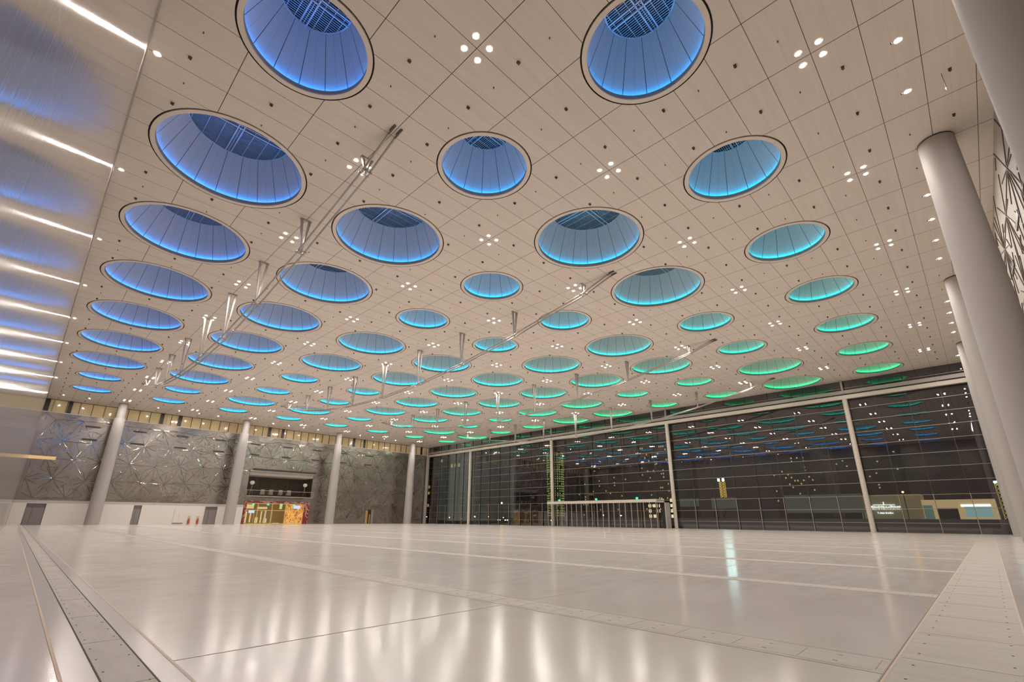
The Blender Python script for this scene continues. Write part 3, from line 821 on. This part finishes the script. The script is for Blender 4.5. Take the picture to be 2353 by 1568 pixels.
# fence and hoardings outside
fn = thing('site_fence', 'dark low fence line outside behind the glass wall', 'fence', (90, 0, -.05))
m = MB().box(0,-60,0,.2,60,1.6)
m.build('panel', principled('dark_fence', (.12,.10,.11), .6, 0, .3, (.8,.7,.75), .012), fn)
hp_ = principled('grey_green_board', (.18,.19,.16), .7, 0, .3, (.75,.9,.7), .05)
for k, (y0, y1, z0, z1, lab) in enumerate(((44.4,52.4,4.6,8.0,'grey green board outside, right of the crane tower'), (57,63.4,5.4,8.0,'grey green board outside, left of the crane tower'), (13,32,3.3,8.2,'long pale board outside left of the lettered sign'))):
    o = thing('site_board', lab, 'board', (147+k, 0, 0), 'boards outside')
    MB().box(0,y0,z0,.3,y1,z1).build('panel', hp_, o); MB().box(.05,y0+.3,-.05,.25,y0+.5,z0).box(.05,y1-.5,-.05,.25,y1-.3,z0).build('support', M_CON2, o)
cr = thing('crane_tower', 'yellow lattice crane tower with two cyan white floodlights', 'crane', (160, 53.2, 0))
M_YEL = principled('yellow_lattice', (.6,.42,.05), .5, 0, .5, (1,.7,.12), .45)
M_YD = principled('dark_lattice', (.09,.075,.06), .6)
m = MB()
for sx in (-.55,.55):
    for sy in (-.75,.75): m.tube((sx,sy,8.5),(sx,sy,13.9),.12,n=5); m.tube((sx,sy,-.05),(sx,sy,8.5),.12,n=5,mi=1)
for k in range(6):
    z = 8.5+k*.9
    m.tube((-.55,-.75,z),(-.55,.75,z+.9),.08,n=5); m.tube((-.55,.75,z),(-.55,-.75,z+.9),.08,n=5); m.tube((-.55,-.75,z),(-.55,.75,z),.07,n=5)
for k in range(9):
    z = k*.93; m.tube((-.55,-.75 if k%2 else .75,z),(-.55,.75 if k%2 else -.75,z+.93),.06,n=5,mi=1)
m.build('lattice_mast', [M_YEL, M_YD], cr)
M_CYAN = emitter('cyan_white_floodlight', (.55,1,1), 60)
for s in (-.65, .85):
    q = MB().box(-.5,s-.4,13.9,-.1,s+.4,14.9).build('floodlight', M_BRACKET, cr)
    MB().box(-.56,s-.32,14.0,-.5,s+.32,14.8).build('lens', M_CYAN, q)
def sph(m, x, y, z, r, mi=0, n=10):
    m.lathe([(.001,z-r),(r*.7,z-r*.7),(r,z),(r*.7,z+r*.7),(.001,z+r)], n, (x,y), mi)
def street_lamp(x, y, h, r, mat, lab):
    o = thing('street_lamp', lab, 'street lamp', (x, y, -.05))
    MB().tube((0,0,0),(0,0,h),.09,n=6).build('pole', M_CON2, o)
    m = MB(); sph(m, 0, 0, h+r, r); m.build('lamp_head', mat, o)
M_LO = emitter('sodium_lamp', (1,.42,.06), 30); M_LW = emitter('cool_white_lamp', (.7,1,.92), 90); M_LWW = emitter('warm_white_lamp', (1,.85,.55), 9)
street_lamp(160, 161.5, 8.2, .42, M_LO, 'orange street lamp beyond the panes left of the vestibule')
street_lamp(120, 139.6, 6.8, .16, M_LW, 'cool white street lamp beside the leftmost glass wall post')
street_lamp(120, 175.2, 5.4, .22, M_LWW, 'warm street lamp seen at the star screen corner')
street_lamp(160, 24.8, 4.9, .25, M_LW, 'cool white street lamp standing alone right of the board')
street_lamp(148.5, 4.2, 8.1, .22, M_LO, 'orange street lamp above the beige shop building')
street_lamp(120, 75.6, 2.3, .17, M_LW, 'left one of two white lamps seen through the vestibule')
street_lamp(120, 69.2, 2.2, .15, M_LW, 'right one of two white lamps seen through the vestibule')
street_lamp(160, 20.5, 2.6, .10, M_LWW, 'small warm lamp low beside the long pale board')
def car(x, y, lab, fr=M_LW):
    o = thing('car', lab, 'car', (x, y, -.05))
    MB().box(0,-.9,.35,4.3,.9,.95).poly([(.9,-.75,.95),(.9,.75,.95),(1.5,.65,1.45),(1.5,-.65,1.45)]).box(1.5,-.68,.95,3.6,.68,1.45).build('body', principled('car_paint', (.06,.06,.07), .3), o)
    for sy in (-.85,.85):
        for sx in (.9,3.4): MB().tube((sx,sy-.1,.33),(sx,sy+.1,.33),.33,n=14).build('wheel', M_BRACKET, o)
    for sy in (-.6,.6): MB().box(-.03,sy-.16,.6,.0,sy+.16,.82).build('headlight', fr, o)
car(130, 128.2, 'car with bright white headlights seen through the left panes')
car(137, 139.5, 'parked car with dim warm lights behind the leftmost panes', M_LWW)
car(150, 121.0, 'parked car with warm lights just left of the vestibule', M_LWW)
r_ = random.Random(21)
W_ = ['leftmost','second','third','fourth','fifth','sixth','seventh','rightmost']
for k in range(8):
    y = 232 - k*10.5
    o = thing('bollard_lamp', 'small low street light beyond the far left panes, %s of eight' % W_[k], 'lamp', (152, y*.96, -.05), 'low lights beyond the left panes')
    h = r_.uniform(.8, 2.2)
    MB().tube((0,0,0),(0,0,h),.06,n=6).build('pole', M_CON2, o); m = MB(); sph(m,0,0,h+.2,.2); m.build('lamp_head', [M_LO, M_LWW, M_LW][k % 3], o)
